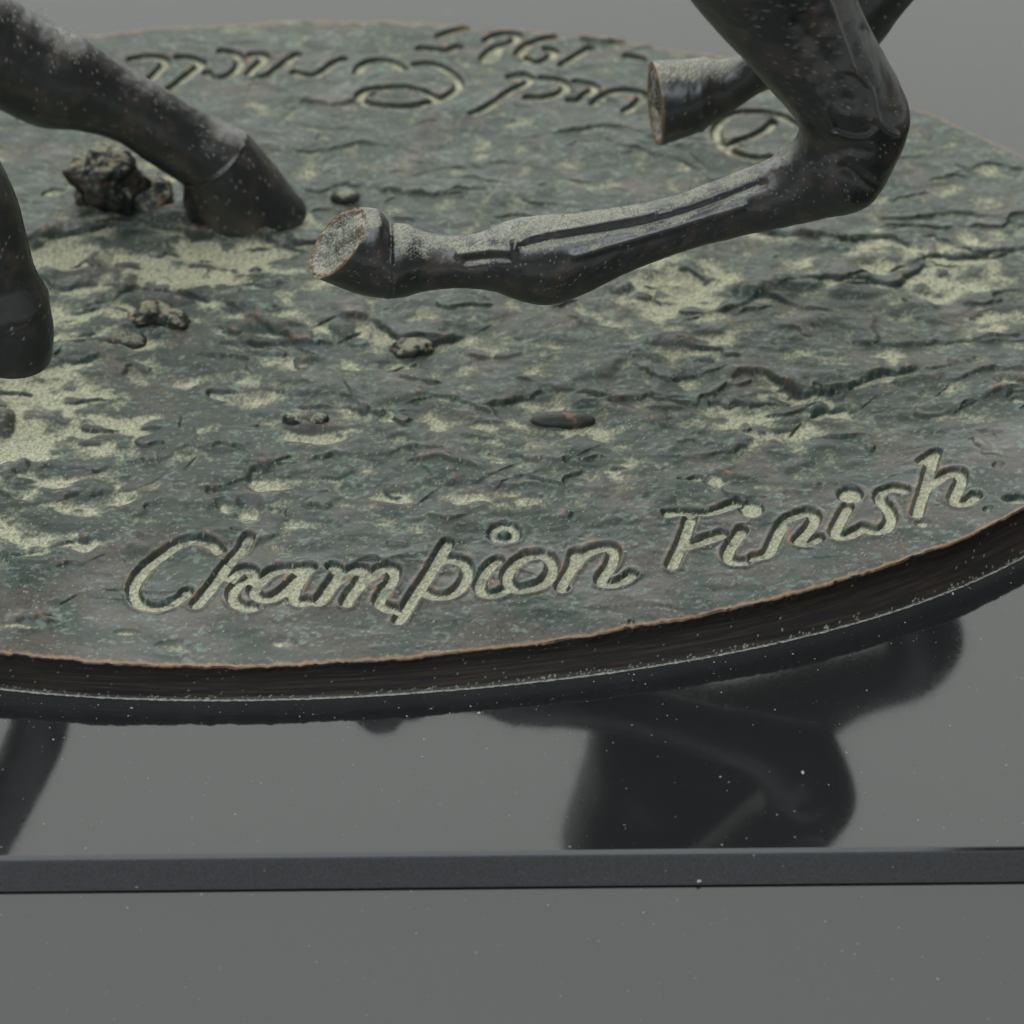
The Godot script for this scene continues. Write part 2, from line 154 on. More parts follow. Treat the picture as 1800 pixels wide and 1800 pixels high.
func outline(s: Array, phi: float) -> float:
	var v: float = s[0]
	for k in range(1, 6):
		v += s[2 * k - 1] * cos(k * phi) + s[2 * k] * sin(k * phi)
	return v


func plan_at(s: Array, phi: float, extra := 0.0) -> Vector2:
	var r := outline(s, phi)
	var d := Vector2(155.0 * cos(phi), 100.0 * sin(phi))
	return BASE_CENTRE + d * r + d.normalized() * extra


func make_columns() -> void:
	var edge_noise := noise(0.11, 3, 41)
	var n := 7200
	var pts := PackedVector2Array()
	var lo := 0
	var hi := 0
	for k in n:
		var p := plan_at(TOP_OUTLINE, TAU * k / n)
		pts.append(p)
		if p.x < pts[lo].x:
			lo = k
		if p.x > pts[hi].x:
			hi = k
	var x0 := pts[lo].x + 0.02
	var x1 := pts[hi].x - 0.02
	# columns lie close together where the camera looks and wide apart elsewhere
	var cuts := [[x0, -112.0, 90], [-112.0, 104.0, NX - 140], [104.0, x1, 50]]
	for c in cuts:
		var count: int = c[2]
		for k in count:
			var t := float(k) / (count - (1 if c == cuts[2] else 0))
			if c == cuts[0]:
				t = t * t * 0.55 + t * 0.45
			if c == cuts[2]:
				t = 1.0 - (1.0 - t) * (1.0 - t)
			col_x.append(lerpf(c[0], c[1], t))
	col_back.resize(NX)
	col_front.resize(NX)
	var f := lo   # the front runs from the left end through larger z: falling angle
	var b := lo
	for i in NX:
		var x := col_x[i]
		while pts[posmod(f - 1, n)].x < x and posmod(f - 1, n) != hi:
			f = posmod(f - 1, n)
		while pts[posmod(b + 1, n)].x < x and posmod(b + 1, n) != hi:
			b = posmod(b + 1, n)
		var fa := pts[f]
		var fb := pts[posmod(f - 1, n)]
		var ba := pts[b]
		var bb := pts[posmod(b + 1, n)]
		var inner := minf(1.0, minf(x - x0, x1 - x) / 12.0)
		col_front[i] = lerpf(fa.y, fb.y, clampf((x - fa.x) / maxf(fb.x - fa.x, 1e-5), 0, 1)) + inner * (0.5 * edge_noise.get_noise_1d(x) + 0.25 * edge_noise.get_noise_1d(x * 5.0 + 90.0))
		col_back[i] = lerpf(ba.y, bb.y, clampf((x - ba.x) / maxf(bb.x - ba.x, 1e-5), 0, 1)) + inner * 1.3 * edge_noise.get_noise_1d(x * 0.7 + 400.0)


func edge_height(x: float) -> float:
	for k in EDGE_HEIGHTS.size() - 1:
		if x < EDGE_HEIGHTS[k + 1][0]:
			return lerpf(EDGE_HEIGHTS[k][1], EDGE_HEIGHTS[k + 1][1], smoothstep(0.0, 1.0, (x - EDGE_HEIGHTS[k][0]) / (EDGE_HEIGHTS[k + 1][0] - EDGE_HEIGHTS[k][0])))
	return 9.5


func row_of(i: int, z: float) -> float:
	var t := (z - col_back[i]) / maxf(col_front[i] - col_back[i], 0.01)
	return t * (NZ - 1)


func z_at(i: int, j: int) -> float:
	return lerpf(col_back[i], col_front[i], float(j) / (NZ - 1))


func reset_distance() -> void:
	dist.resize(NX * NZ)
	dist.fill(1e3)
	side.resize(NX * NZ)


func stamp(line: PackedVector2Array, reach: float) -> Array:
	# the nearest distance to a polyline, and the side of it, on the grid; gives the touched range of columns
	var i_lo := NX
	var i_hi := 0
	for k in line.size() - 1:
		var a := line[k]
		var b := line[k + 1]
		var d := b - a
		var len2 := maxf(d.length_squared(), 1e-6)
		var i0 := col_x.bsearch(minf(a.x, b.x) - reach)
		var i1 := mini(col_x.bsearch(maxf(a.x, b.x) + reach), NX - 1)
		i_lo = mini(i_lo, i0)
		i_hi = maxi(i_hi, i1)
		var z0 := minf(a.y, b.y) - reach
		var z1 := maxf(a.y, b.y) + reach
		for i in range(i0, i1 + 1):
			var j0 := maxi(int(row_of(i, z0)), 0)
			var j1 := mini(int(row_of(i, z1)) + 1, NZ - 1)
			var x := col_x[i]
			for j in range(j0, j1 + 1):
				var q := Vector2(x, z_at(i, j)) - a
				var t := clampf(q.dot(d) / len2, 0.0, 1.0)
				var e := q - d * t
				var m := e.length()
				var at := i * NZ + j
				if m < dist[at]:
					dist[at] = m
					side[at] = signf(d.x * q.y - d.y * q.x)
	return [i_lo, i_hi]


func make_height() -> void:
	height.resize(NX * NZ)
	var broad := noise(1.0 / 55.0, 2, 3)
	var plates := noise(1.0 / 30.0, 3, 11)
	var plates2 := noise(1.0 / 13.0, 3, 17)
	var breaks := noise(1.0 / 17.0, 2, 23)
	var lumpy := noise(1.0 / 6.0, 3, 29)
	var tooth := noise(1.0 / 1.6, 3, 31)
	var warp := noise(1.0 / 9.0, 2, 37)
	for i in NX:
		var x := col_x[i]
		var lift := edge_height(x) - 7.2
		for j in NZ:
			var z := z_at(i, j)
			var rim := minf(z - col_back[i], col_front[i] - z)
			var front_rim := col_front[i] - z
			var mid := smoothstep(14.0, 34.0, front_rim + 6.0 * breaks.get_noise_2d(x * 0.6, z * 0.6))   # the lettered band is left smooth
			var rough := mid * lerpf(1.0, 0.35, smoothstep(-75.0, -115.0, z)) + 0.1
			rough *= smoothstep(0.0, 8.0, rim)
			var w := warp.get_noise_2d(x, z)
			var v := 2.0 * plates.get_noise_2d(x * 0.75 + 3.0 * w, z * 1.5) + z * 0.055 - x * 0.012
			var s := v - floorf(v)
			var saw := s * smoothstep(1.0, 0.93, s)
			var v2 := 2.4 * plates2.get_noise_2d(x * 0.8 + 2.0 * w, z * 1.6 + 70.0) + z * 0.12
			var s2 := v2 - floorf(v2)
			var saw2 := s2 * smoothstep(1.0, 0.9, s2)
			var on := smoothstep(0.0, 0.4, breaks.get_noise_2d(x + 200.0, z * 1.4))
			var on2 := smoothstep(0.1, 0.45, breaks.get_noise_2d(x * 1.6 - 300.0, z * 2.0))
			var h := 7.2 + lift * smoothstep(60.0, 0.0, front_rim) + 1.3 * broad.get_noise_2d(x * 1.2, z * 1.4) * smoothstep(0.0, 20.0, rim)
			h += rough * (0.7 * saw * on + 0.1 * saw2 * on2 + 0.55 * lumpy.get_noise_2d(x * 0.4, z * 0.7))
			h += 0.045 * tooth.get_noise_2d(x, z) * (0.35 + rough) + 0.1 * lumpy.get_noise_2d(x * 0.5 + 50.0, z * 1.1)
			height[i * NZ + j] = h
	# hand-set lumps and hollows
	for l in LUMPS:
		var rx: float = l[2]
		var rz: float = l[3]
		var i0 := col_x.bsearch(l[0] - rx * 1.7)
		var i1 := mini(col_x.bsearch(l[0] + rx * 1.7), NX - 1)
		for i in range(i0, i1 + 1):
			var x := col_x[i]
			for j in range(maxi(int(row_of(i, l[1] - rz * 1.7)), 0), mini(int(row_of(i, l[1] + rz * 1.7)) + 1, NZ - 1) + 1):
				var z := z_at(i, j)
				var u: float = (x - l[0]) / rx
				var v: float = (z - l[1]) / rz
				var r := sqrt(u * u + v * v) + (0.3 if absf(l[4]) > 3.0 else 0.14) * lumpy.get_noise_2d(x * 0.8 + 9.0, z * 0.8) + 0.03 * tooth.get_noise_2d(x * 0.6, z * 0.6)
				var k := smoothstep(1.2, 0.35, r)
				if l[4] > 2.0:
					k = sqrt(clampf(1.12 - r * r, 0.0, 1.0)) * smoothstep(1.06, 0.85, r) * (0.9 + 0.3 * lumpy.get_noise_2d(x * 0.5, z * 0.5 + 40.0)) + 0.03 * tooth.get_noise_2d(x, z)
				height[i * NZ + j] += l[4] * k
	for s in SCARPS:
		reset_distance()
		var line := smooth_line(s, 1, 5)
		for k in line.size():
			line[k] += Vector2(0.5 * tooth.get_noise_2d(line[k].x * 0.5, k), 1.0 * tooth.get_noise_2d(line[k].x * 0.4, 7.0))
		var range_ := stamp(line, 7.0)
		var first := line[0]
		var last := line[line.size() - 1]
		for i in range(range_[0], range_[1] + 1):
			for j in NZ:
				var at := i * NZ + j
				var d := dist[at]
				if d < 7.0:
					# a lip that stands proud behind the line and drops to the front of it
					var x := col_x[i]
					var p := Vector2(x, z_at(i, j))
					var ends := smoothstep(0.0, 5.0, minf(p.distance_to(first), p.distance_to(last)) + 1.0)
					var sd := d * side[at]
					var k := (1.0 - smoothstep(-0.45, 0.35, sd)) * exp(-d / 3.6) - 0.45 * smoothstep(0.0, 0.5, sd) * exp(-d / 1.8)
					height[at] += s[0] * 0.95 * k * smoothstep(7.0, 4.0, d) * ends * (0.8 + 0.7 * lumpy.get_noise_2d(x, 3.0))
	# cut lettering
	reset_distance()
	for t in TITLE_STROKES:
		stamp(smooth_line(t, 0, 8), 2.6)
	for k in NX * NZ:
		var d := dist[k]
		if d < 2.6:
			height[k] += 0.18 * exp(-pow((d - 1.6) / 0.4, 2.0)) - 0.95 * smoothstep(1.36, 0.9, d)
	dust_seed = dist.duplicate()
	reset_distance()
	for t in SIGNATURE_STROKES:
		stamp(smooth_line(t, 0, 6), 2.4)
	for k in NX * NZ:
		var d := dist[k]
		if d < 2.4:
			height[k] += 0.1 * exp(-pow((d - 1.3) / 0.45, 2.0)) - 1.05 * smoothstep(1.25, 0.75, d)
			dust_seed[k] = minf(dust_seed[k], d)
	for t in TITLE_DOTS:
		for i in range(col_x.bsearch(t[0] - 6.0), col_x.bsearch(t[0] + 6.0)):
			for j in range(maxi(int(row_of(i, t[1] - 6.0)), 0), mini(int(row_of(i, t[1] + 6.0)), NZ - 1)):
				var r := Vector2((col_x[i] - t[0]) / t[2], (z_at(i, j) - t[1]) / t[3]).length()
				var h := -0.85 * smoothstep(1.0, 0.75, r) + 0.12 * exp(-pow((r - 1.15) / 0.15, 2.0))
				if t[4] > 0.5:
					h += 1.0 * smoothstep(0.42, 0.15, r)
				height[i * NZ + j] += h
				if r < 0.95 and (t[4] < 0.5 or r > 0.4):
					dust_seed[i * NZ + j] = 0.7


var dust_seed := PackedFloat32Array()


func blurred(src: PackedFloat32Array, ri: int, rj: int) -> PackedFloat32Array:
	var mid := PackedFloat32Array()
	mid.resize(NX * NZ)
	var out := PackedFloat32Array()
	out.resize(NX * NZ)
	for i in NX:
		var sum := 0.0
		var row := i * NZ
		for j in range(-rj, NZ + rj):
			sum += src[row + clampi(j + rj, 0, NZ - 1)] - src[row + clampi(j - rj - 1, 0, NZ - 1)] if j > -rj else src[row] * (2 * rj + 1)
			if j >= 0 and j < NZ:
				mid[row + j] = sum / (2 * rj + 1)
	for j in NZ:
		var sum := mid[j] * (2 * ri + 1)
		for i in range(-ri, NX):
			if i > -ri:
				sum += mid[clampi(i + ri, 0, NX - 1) * NZ + j] - mid[clampi(i - ri - 1, 0, NX - 1) * NZ + j]
			if i >= 0:
				out[i * NZ + j] = sum / (2 * ri + 1)
	return out


func build_relief(parent: Node) -> void:
	make_columns()
	make_height()
	var soft := blurred(height, 9, 9)
	var wide := blurred(soft, 26, 24)
	var patches := PackedFloat32Array()
	patches.resize(NX * NZ)
	var cloud := noise(1.0 / 9.0, 4, 53)
	var hue := noise(1.0 / 16.0, 3, 59)
	var fleck := noise(1.0 / 1.1, 2, 61)
	var fine := noise(1.1, 3, 67)
	for d in DUST_PATCHES:
		for i in range(col_x.bsearch(d[0] - d[2] * 1.5), mini(col_x.bsearch(d[0] + d[2] * 1.5), NX)):
			for j in range(maxi(int(row_of(i, d[1] - d[3] * 1.5)), 0), mini(int(row_of(i, d[1] + d[3] * 1.5)) + 1, NZ)):
				var r := Vector2((col_x[i] - d[0]) / d[2], (z_at(i, j) - d[1]) / d[3]).length()
				patches[i * NZ + j] += d[4] * smoothstep(1.4, 0.4, r)
	var p := PackedVector3Array()
	p.resize(NX * NZ)
	for i in NX:
		for j in NZ:
			p[i * NZ + j] = Vector3(col_x[i], height[i * NZ + j], z_at(i, j)) * MM
	var normals := grid_normals(p, NX, NZ, false, -1.0)
	var c := PackedColorArray()
	c.resize(NX * NZ)
	var uv := PackedVector2Array()
	uv.resize(NX * NZ)
	var rough := PackedByteArray()
	rough.resize(NX * NZ)
	var green := Color(0.026, 0.037, 0.029)
	var brown := Color(0.054, 0.049, 0.041)
	var copper := Color(0.24, 0.125, 0.07)
	var dust := Color(0.365, 0.355, 0.245)
	var verdigris := Color(0.13, 0.19, 0.15)
	rng.seed = 7
	for i in NX:
		var x := col_x[i]
		for j in NZ:
			var at := i * NZ + j
			var z := z_at(i, j)
			var h := height[at]
			uv[at] = Vector2((i + 0.5) / NX, (j + 0.5) / NZ)
			var proud := h - soft[at]
			var low := wide[at] - soft[at]
			var n := cloud.get_noise_2d(x, z * 1.3)
			var grain := clampf(0.5 + 0.8 * fine.get_noise_2d(x, z * 0.75) + 0.3 * (rng.randf() - 0.5), 0.0, 1.0)
			var amount := patches[at] * 0.85 + low * 0.8 + n * 0.85 - maxf(proud, 0.0) * 3.5 - minf(proud, 0.0) * 0.6 + 0.1
			var in_band := smoothstep(34.0, 18.0, col_front[i] - z)
			amount = lerpf(amount, amount * 0.7 - 0.3 - minf(proud, 0.0) * 2.2, in_band)
			var letter := smoothstep(1.15, 0.9, dust_seed[at])
			amount = maxf(amount, letter * (0.85 + 0.6 * n))
			var share := clampf(amount * 1.05, 0.0, 0.92) * smoothstep(0.72, 0.93, normals[at].y)   # loose dust does not stay on steep faces
			var cover := share * clampf(0.5 + (share - grain) * 1.1, 0.12, 1.0)
			var col := green.lerp(brown, smoothstep(-0.15, 0.4, hue.get_noise_2d(x, z * 1.2) + 0.4 * in_band - 0.2))
			var wear := smoothstep(0.22, 0.6, proud) * smoothstep(0.25, 0.5, fleck.get_noise_3d(x * 0.35, h * 0.8, z * 0.35) + 0.1)
			col = col.lerp(brown * 1.4, smoothstep(0.08, 0.3, proud) * 0.35)
			col = col.lerp(copper, wear * 0.5)
			var vg := smoothstep(0.25, 0.5, fleck.get_noise_3d(x * 0.55 + 30.0, h * 1.2, z * 0.8) + 0.45 * cloud.get_noise_2d(x * 0.8 + 90.0, z) - 0.05)
			col = col.lerp(verdigris, vg * 0.5)
			var edge := minf(z - col_back[i], col_front[i] - z)
			col = col.lerp(Color(0.17, 0.105, 0.06), smoothstep(0.8, 0.15, edge + 0.4 * fleck.get_noise_2d(x * 0.4, 5.0)))
			col *= 0.72 + 0.56 * grain
			if rng.randf() < 0.014:
				cover = maxf(cover, 0.25 + 0.5 * rng.randf())
			col = col.lerp(dust * (0.6 + 0.75 * rng.randf()), cover)
			col.a = 1.0
			c[at] = col
			rough[j * NX + i] = int(255.0 * clampf(lerpf(lerpf(0.52, 0.34, in_band) + 0.16 * n, 0.95, sqrt(cover)) + 0.06 * (grain - 0.5), 0.15, 1.0))
	var idx := PackedInt32Array()
	grid_index(idx, 0, NX, NZ, false, true)
	var m := material(Color.WHITE, 1.0, 0.44)
	m.vertex_color_use_as_albedo = true
	m.roughness_texture = ImageTexture.create_from_image(Image.create_from_data(NX, NZ, false, Image.FORMAT_L8, rough))
	m.texture_repeat = false
	var top := part("modelled_ground", array_mesh(p, normals, c, uv, idx), m, parent)
	top.set_meta("label", "dusty modelled earth with cut lettering on the bronze base")
	build_side(parent, p)
	build_clods(parent)


func build_clods(parent: Node) -> void:
	# lumps of modelled earth that stand free of the relief
	var shape := noise(0.13, 2, 101)
	var pits := noise(0.8, 3, 103)
	var grit := noise(2.2, 2, 107)
	var m := dusted(0.5, 0.4)
	var rows := 60
	var segs := 96
	for k in CLODS.size():
		var l: Array = CLODS[k]
		var p := PackedVector3Array()
		var c := PackedColorArray()
		var uv := PackedVector2Array()
		for r in rows:
			var th := lerpf(0.02, PI - 0.02, float(r) / (rows - 1))
			for v in segs:
				var d := Vector3(sin(th) * cos(TAU * v / segs), cos(th), sin(th) * sin(TAU * v / segs))
				var q := d * Vector3(l[3], l[4], l[5])
				var big := 0.42 * shape.get_noise_3d(q.x + 31.0 * k, q.y, q.z)
				q *= 1.0 + l[6] * (big + 0.05 * pits.get_noise_3d(q.x + 31.0 * k, q.y, q.z) + 0.08 * shape.get_noise_3d(q.x * 3.0 + 31.0 * k, q.y * 3.0, q.z * 3.0))
				p.append(q * MM)
		var n := grid_normals(p, rows, segs, true, -1.0 if not outward(p, rows, segs) else 1.0)
		for at in p.size():
			var q := p[at] / MM
			var g := clampf(0.5 + 0.9 * grit.get_noise_3dv(q), 0.0, 1.0)
			var col := Color(0.015, 0.019, 0.016).lerp(Color(0.034, 0.029, 0.024), smoothstep(-0.1, 0.4, shape.get_noise_3d(q.x * 2.0, q.y * 2.0 + 50.0 * k, q.z * 2.0)))
			col *= 0.75 + 0.5 * g
			var on := smoothstep(0.55, 1.05, n[at].y + 0.6 * pits.get_noise_3d(q.x * 0.5, q.y * 0.5, q.z * 0.5 + 20.0 * k)) * 0.8 * minf(1.0, l[6])
			var cover := clampf((on - 0.7 * g) * 1.8, 0.0, 0.9)
			col = col.lerp(Color(0.30, 0.292, 0.20) * (0.6 + 0.7 * g), cover)
			uv.append(Vector2(0.02 + 0.96 * cover, 0.5))
			col = col.lerp(Color(0.22, 0.12, 0.07), 0.6 * smoothstep(0.3, 0.5, pits.get_noise_3d(q.x * 0.4 + 9.0 * k, q.y * 0.4, q.z * 0.4)))
			col.a = 1.0
			c.append(col)
		var idx := PackedInt32Array()
		grid_index(idx, 0, rows, segs, true, outward(p, rows, segs) == false)
		var o := part("clod", array_mesh(p, n, c, uv, idx), m, parent)
		o.position = Vector3(l[0], l[1], l[2]) * MM


func build_side(parent: Node, top: PackedVector3Array) -> void:
	# one ring of columns round the whole base: along the front, back along the rear
	var ring := PackedVector3Array()
	for i in NX:
		ring.append(top[i * NZ + NZ - 1] / MM)
	for i in range(NX - 1, -1, -1):
		ring.append(top[i * NZ] / MM)
	var nv := ring.size()
	var wall_rows := 44
	var wall := PackedVector3Array()
	var wall_c := PackedColorArray()
	var streak := noise(0.35, 3, 71)
	var spot := noise(1.3, 2, 73)
	rng.seed = 11
	var phis := PackedFloat32Array()
	var arcs := PackedFloat32Array()
	var arc := 0.0
	for k in nv:
		var q := Vector2(ring[k].x, ring[k].z) - BASE_CENTRE
		phis.append(Vector2(q.x / 155.0, q.y / 100.0).angle())
		arc += ring[k].distance_to(ring[maxi(k - 1, 0)])
		arcs.append(arc)
	for r in wall_rows:
		var t := float(r) / (wall_rows - 1)
		for k in nv:
			var phi := phis[k]
			var a := Vector2(ring[k].x, ring[k].z)
			var nrm := Vector2(155.0 * cos(phi) / (155.0 * 155.0), 100.0 * sin(phi) / 10000.0).normalized()
			var foot := plan_at(FOOT_OUTLINE, phi)
			var y: float
			var q: Vector2
			if r < 5:
				var b := r / 5.0
				y = ring[k].y - 0.5 * b * b
				q = a + nrm * 0.25 * sin(b * PI * 0.5)
			elif r < wall_rows - 8:
				var b := (r - 5.0) / (wall_rows - 13.0)
				y = lerpf(ring[k].y - 0.5, 0.35, b)
				var from := a.lerp(plan_at(TOP_OUTLINE, phi), smoothstep(0.0, 0.3, b))
				q = (from + nrm * 0.25).lerp(foot, b * b) - nrm * 0.8 * sin(b * PI) * (1.0 - b)
				q += nrm * 0.06 * streak.get_noise_2d(arcs[k] * 0.12, y * 4.0)
			else:
				# the lowest edge flares out and holds a seam of dust
				var b := (r - wall_rows + 8.0) / 7.0
				y = 0.35 * (1.0 - b) * (1.0 - b)
				q = foot + nrm * (0.12 + 0.3 * b + 0.12 * spot.get_noise_2d(arcs[k] * 0.5, 3.0) * b)
			wall.append(Vector3(q.x, maxf(y, 0.0), q.y) * MM)
			var s := streak.get_noise_2d(arcs[k] * 0.14, y * 7.0)
			var col := Color(0.020, 0.019, 0.018).lerp(Color(0.045, 0.032, 0.022), smoothstep(-0.1, 0.5, s))
			if r < 5 and s + 0.3 * spot.get_noise_2d(arcs[k] * 0.3, 9.0) > -0.2:
				col = Color(0.19, 0.115, 0.062)   # bare metal worn along the upper edge
			var lint := 0.004
			if r >= wall_rows - 6:
				lint = 0.75 + 0.5 * spot.get_noise_2d(arcs[k] * 0.6, r)
			elif r >= wall_rows - 10:
				lint = 0.08
			if rng.randf() < lint:
				col = Color(0.3, 0.31, 0.25) * (0.5 + 0.6 * rng.randf())
			wall_c.append(col)
	var m := material(Color.WHITE, 0.42)
	m.vertex_color_use_as_albedo = true
	var idx := PackedInt32Array()
	grid_index(idx, 0, wall_rows, nv, true, true)
	part("side_band", array_mesh(wall, grid_normals(wall, wall_rows, nv, true, -1.0), wall_c, PackedVector2Array(), idx), m, parent)


# ---------------------------------------------------------------- the horse

class Loft:
	var p := PackedVector3Array()
	var c := PackedColorArray()
	var n := PackedVector3Array()
	var idx := PackedInt32Array()
	var uv := PackedVector2Array()   # u: how much dust covers the metal, which the roughness map reads


func mixed(a: Array, b: Array, t: float) -> Array:
	var o := []
	for k in 9:
		o.append(lerpf(a[k], b[k], t))
	return o


func cubic(s: Array, k: int, t: float) -> Array:
	var a: Array = s[maxi(k - 1, 0)]
	var b: Array = s[k]
	var c: Array = s[k + 1]
	var d: Array = s[mini(k + 2, s.size() - 1)]
	var o := []
	for q in 9:
		o.append(cubic_interpolate(b[q], c[q], a[q], d[q], t))
	return o


func ring_of(st: Array, segs: int, power: float, into: PackedVector3Array, grow := 1.0, shift := Vector3.ZERO) -> void:
	var c := Vector3(st[0], st[1], st[2]) + shift
	var a := Vector3(st[3], st[4], st[5]) * grow
	var w := Vector3(st[6], st[7], st[8]) * grow
	for v in segs:
		var th := TAU * v / segs
		var x := cos(th)
		var y := sin(th)
		into.append(c + a * signf(x) * pow(absf(x), power) + w * signf(y) * pow(absf(y), power))


func loft_leg(all: Loft, hoof: Array, leg: Array, segs: int, step: float, fine: int, relief: Array, dusty: float, sole_open: bool) -> void:
	var p := PackedVector3Array()
	var sole: Array = hoof[2]
	var inward := (Vector3(hoof[0][0], hoof[0][1], hoof[0][2]) - Vector3(sole[0], sole[1], sole[2])).normalized()
	var dents := noise(0.12, 3, 91)
	var specks := noise(2.6, 2, 93)
	var sole_rows := 40 if fine > 1 else 24
	if sole_open:
		var shape := [[0.0, 0.8], [0.2, 0.9], [0.4, 1.0], [0.6, 1.0], [0.72, 0.9], [0.8, 0.55], [0.86, 0.15], [0.9, 0.04], [0.94, 0.02], [0.985, 0.12]]
		for k in sole_rows:
			var f := float(k + 1) / sole_rows
			var s := [f * 0.985, 1.0]
			for e in shape.size() - 1:
				if s[0] >= shape[e][0] and s[0] <= shape[e + 1][0]:
					s[1] = lerpf(shape[e][1], shape[e + 1][1], smoothstep(0.0, 1.0, (s[0] - shape[e][0]) / (shape[e + 1][0] - shape[e][0])))
			var at := p.size()
			ring_of(sole, segs, 1.0, p, s[0], inward * s[1])
			for v in segs:
				var th := TAU * v / segs
				var al: float = cos(th) * s[0]
				var ac: float = sin(th) * s[0]
				# the frog: a wedge from the heels to the middle
				var wedge := smoothstep(0.10, 0.02, absf(ac) - 0.24 * clampf(al + 0.25, 0.0, 1.0)) * smoothstep(-0.3, 0.0, al)
				p[at + v] -= inward * wedge * 1.3 * minf(s[1], 1.0) + inward * 0.35 * dents.get_noise_2d(al * 25.0, ac * 25.0)
	else:
		for s in [0.02, 0.4, 0.7, 0.9, 0.985]:
			ring_of(sole, segs, 1.0, p, s, inward * 0.2)
	var all_st := [hoof[2], hoof[1], hoof[0]] + leg
	var hoof_end := 0
	for k in all_st.size() - 1:
		var a := Vector3(all_st[k][0], all_st[k][1], all_st[k][2])
		var b := Vector3(all_st[k + 1][0], all_st[k + 1][1], all_st[k + 1][2])
		var steps := maxi(3, int(a.distance_to(b) / step))
		if k < 2:
			steps = maxi(steps, 26 if fine > 1 else 14)
		if k == 2:
			hoof_end = p.size()
		for s in steps:
			var t := float(s) / steps
			# the coronet: a slight step where the horn of the hoof begins
			var rim := 1.0 + 0.0012 * sin((k + t) * 22.0) + 0.02 * smoothstep(0.75, 0.98, t) if k == 1 else 1.0
			if k == 2:
				rim = 1.0 + 0.02 * (1.0 - smoothstep(0.0, 0.25, t)) - 0.007 * sin(clampf(t * 3.0, 0.0, 1.0) * PI)
			ring_of(cubic(all_st, k, t), segs, 0.95 if k < 2 else 0.93, p, rim)
	ring_of(leg[leg.size() - 1], segs, 0.93, p)
	var rows := p.size() / segs
	# relief of tendons and bones on the side that faces out
	var lines := []
	for l in relief:
		lines.append([l[0], l[1], smooth_line(l, 2, 3)])
	for r in rows:
		var c := Vector3.ZERO
		for v in range(0, segs, 4):
			c += p[r * segs + v]
		c /= ceilf(segs / 4.0)
		for v in segs:
			var at := r * segs + v
			var q := p[at]
			var out := (q - c).normalized()
			var add := 0.10 * dents.get_noise_3d(q.x * 2.0, q.y * 2.0, q.z * 2.0) + 0.16 * dents.get_noise_3d(q.x * 0.7, q.y * 0.7, q.z * 0.7)
			if lines.size() and at >= hoof_end and sin(TAU * v / segs) > -0.2:
				var flat := Vector2(q.x, q.y - (q.z - c.z) * 0.839)
				for l in lines:
					var line: PackedVector2Array = l[2]
					var best := 1e9
					for e in line.size() - 1:
						var g := Geometry2D.get_closest_point_to_segment(flat, line[e], line[e + 1])
						best = minf(best, g.distance_squared_to(flat))
					if best < l[1] * l[1] * 9.0:
						add += l[0] * exp(-best / (l[1] * l[1]))
			p[at] = q + out * add
	var out_sign := 1.0 if outward(p, rows, segs) else -1.0
	var n := grid_normals(p, rows, segs, true, out_sign)
	var dark := Color(0.013, 0.0145, 0.013)
	var warm := Color(0.036, 0.028, 0.022)
	var dust := Color(0.25, 0.245, 0.19)
	for at in p.size():
		var q := p[at]
		var d1 := dents.get_noise_3d(q.x * 1.1 + 70.0, q.y * 1.1, q.z * 1.1)
		var col := dark.lerp(warm, smoothstep(0.0, 0.5, d1))
		var g := clampf(0.5 + 0.9 * specks.get_noise_3dv(q), 0.0, 1.0)
		col *= 0.85 + 0.3 * g
		var up := n[at].y
		var on := smoothstep(0.55, 1.0, up + 0.35 * dents.get_noise_3d(q.x * 1.5, q.y * 1.5, q.z * 1.5 + 30.0)) * dusty
		if at < segs * int(sole_rows * 0.86) and sole_open:
			on = maxf(on, (0.75 + 0.4 * d1) * dusty)
		var cover := clampf((on - g * 0.8) * 2.0, 0.0, 1.0)
		if rng.randf() < 0.012:
			cover = maxf(cover, 0.6)
		if at >= segs * int(sole_rows * 0.86) and at < segs * (sole_rows + 3) and sole_open:
			col = col.lerp(Color(0.16, 0.09, 0.045), 0.75)
		col = col.lerp(dust * (0.55 + 0.9 * clampf(0.5 + 0.9 * specks.get_noise_3d(q.x * 1.3, q.y * 1.3, q.z * 1.3 + 50.0), 0.0, 1.0)), cover)
		col.a = 1.0
		all.c.append(col)
		all.uv.append(Vector2(0.02 + 0.96 * clampf(cover * 1.4, 0.0, 1.0), 0.5))
		p[at] = q * MM
	grid_index(all.idx, all.p.size(), rows, segs, true, out_sign < 0.0)
	all.p.append_array(p)
	all.n.append_array(n)


func outward(p: PackedVector3Array, rows: int, segs: int) -> bool:
	var at := rows / 2 * segs
	return (p[at + segs] - p[at - segs]).cross(p[at + 1] - p[at + segs - 1]).dot(p[at] - p[at + segs / 2]) > 0.0


func loft_body(all: Loft, stations: Array, segs: int) -> void:
	var p := PackedVector3Array()
	for k in stations.size() - 1:
		for s in 6:
			ring_of(cubic(stations, k, s / 6.0), segs, 0.95, p)
	ring_of(stations[stations.size() - 1], segs, 0.95, p)
	var rows := p.size() / segs
	var out_sign := 1.0 if outward(p, rows, segs) else -1.0
	var n := grid_normals(p, rows, segs, true, out_sign)
	for at in p.size():
		all.c.append(Color(0.02, 0.019, 0.018))
		all.uv.append(Vector2(0.02, 0.5))
		p[at] *= MM
	grid_index(all.idx, all.p.size(), rows, segs, true, out_sign < 0.0)
	all.p.append_array(p)
	all.n.append_array(n)


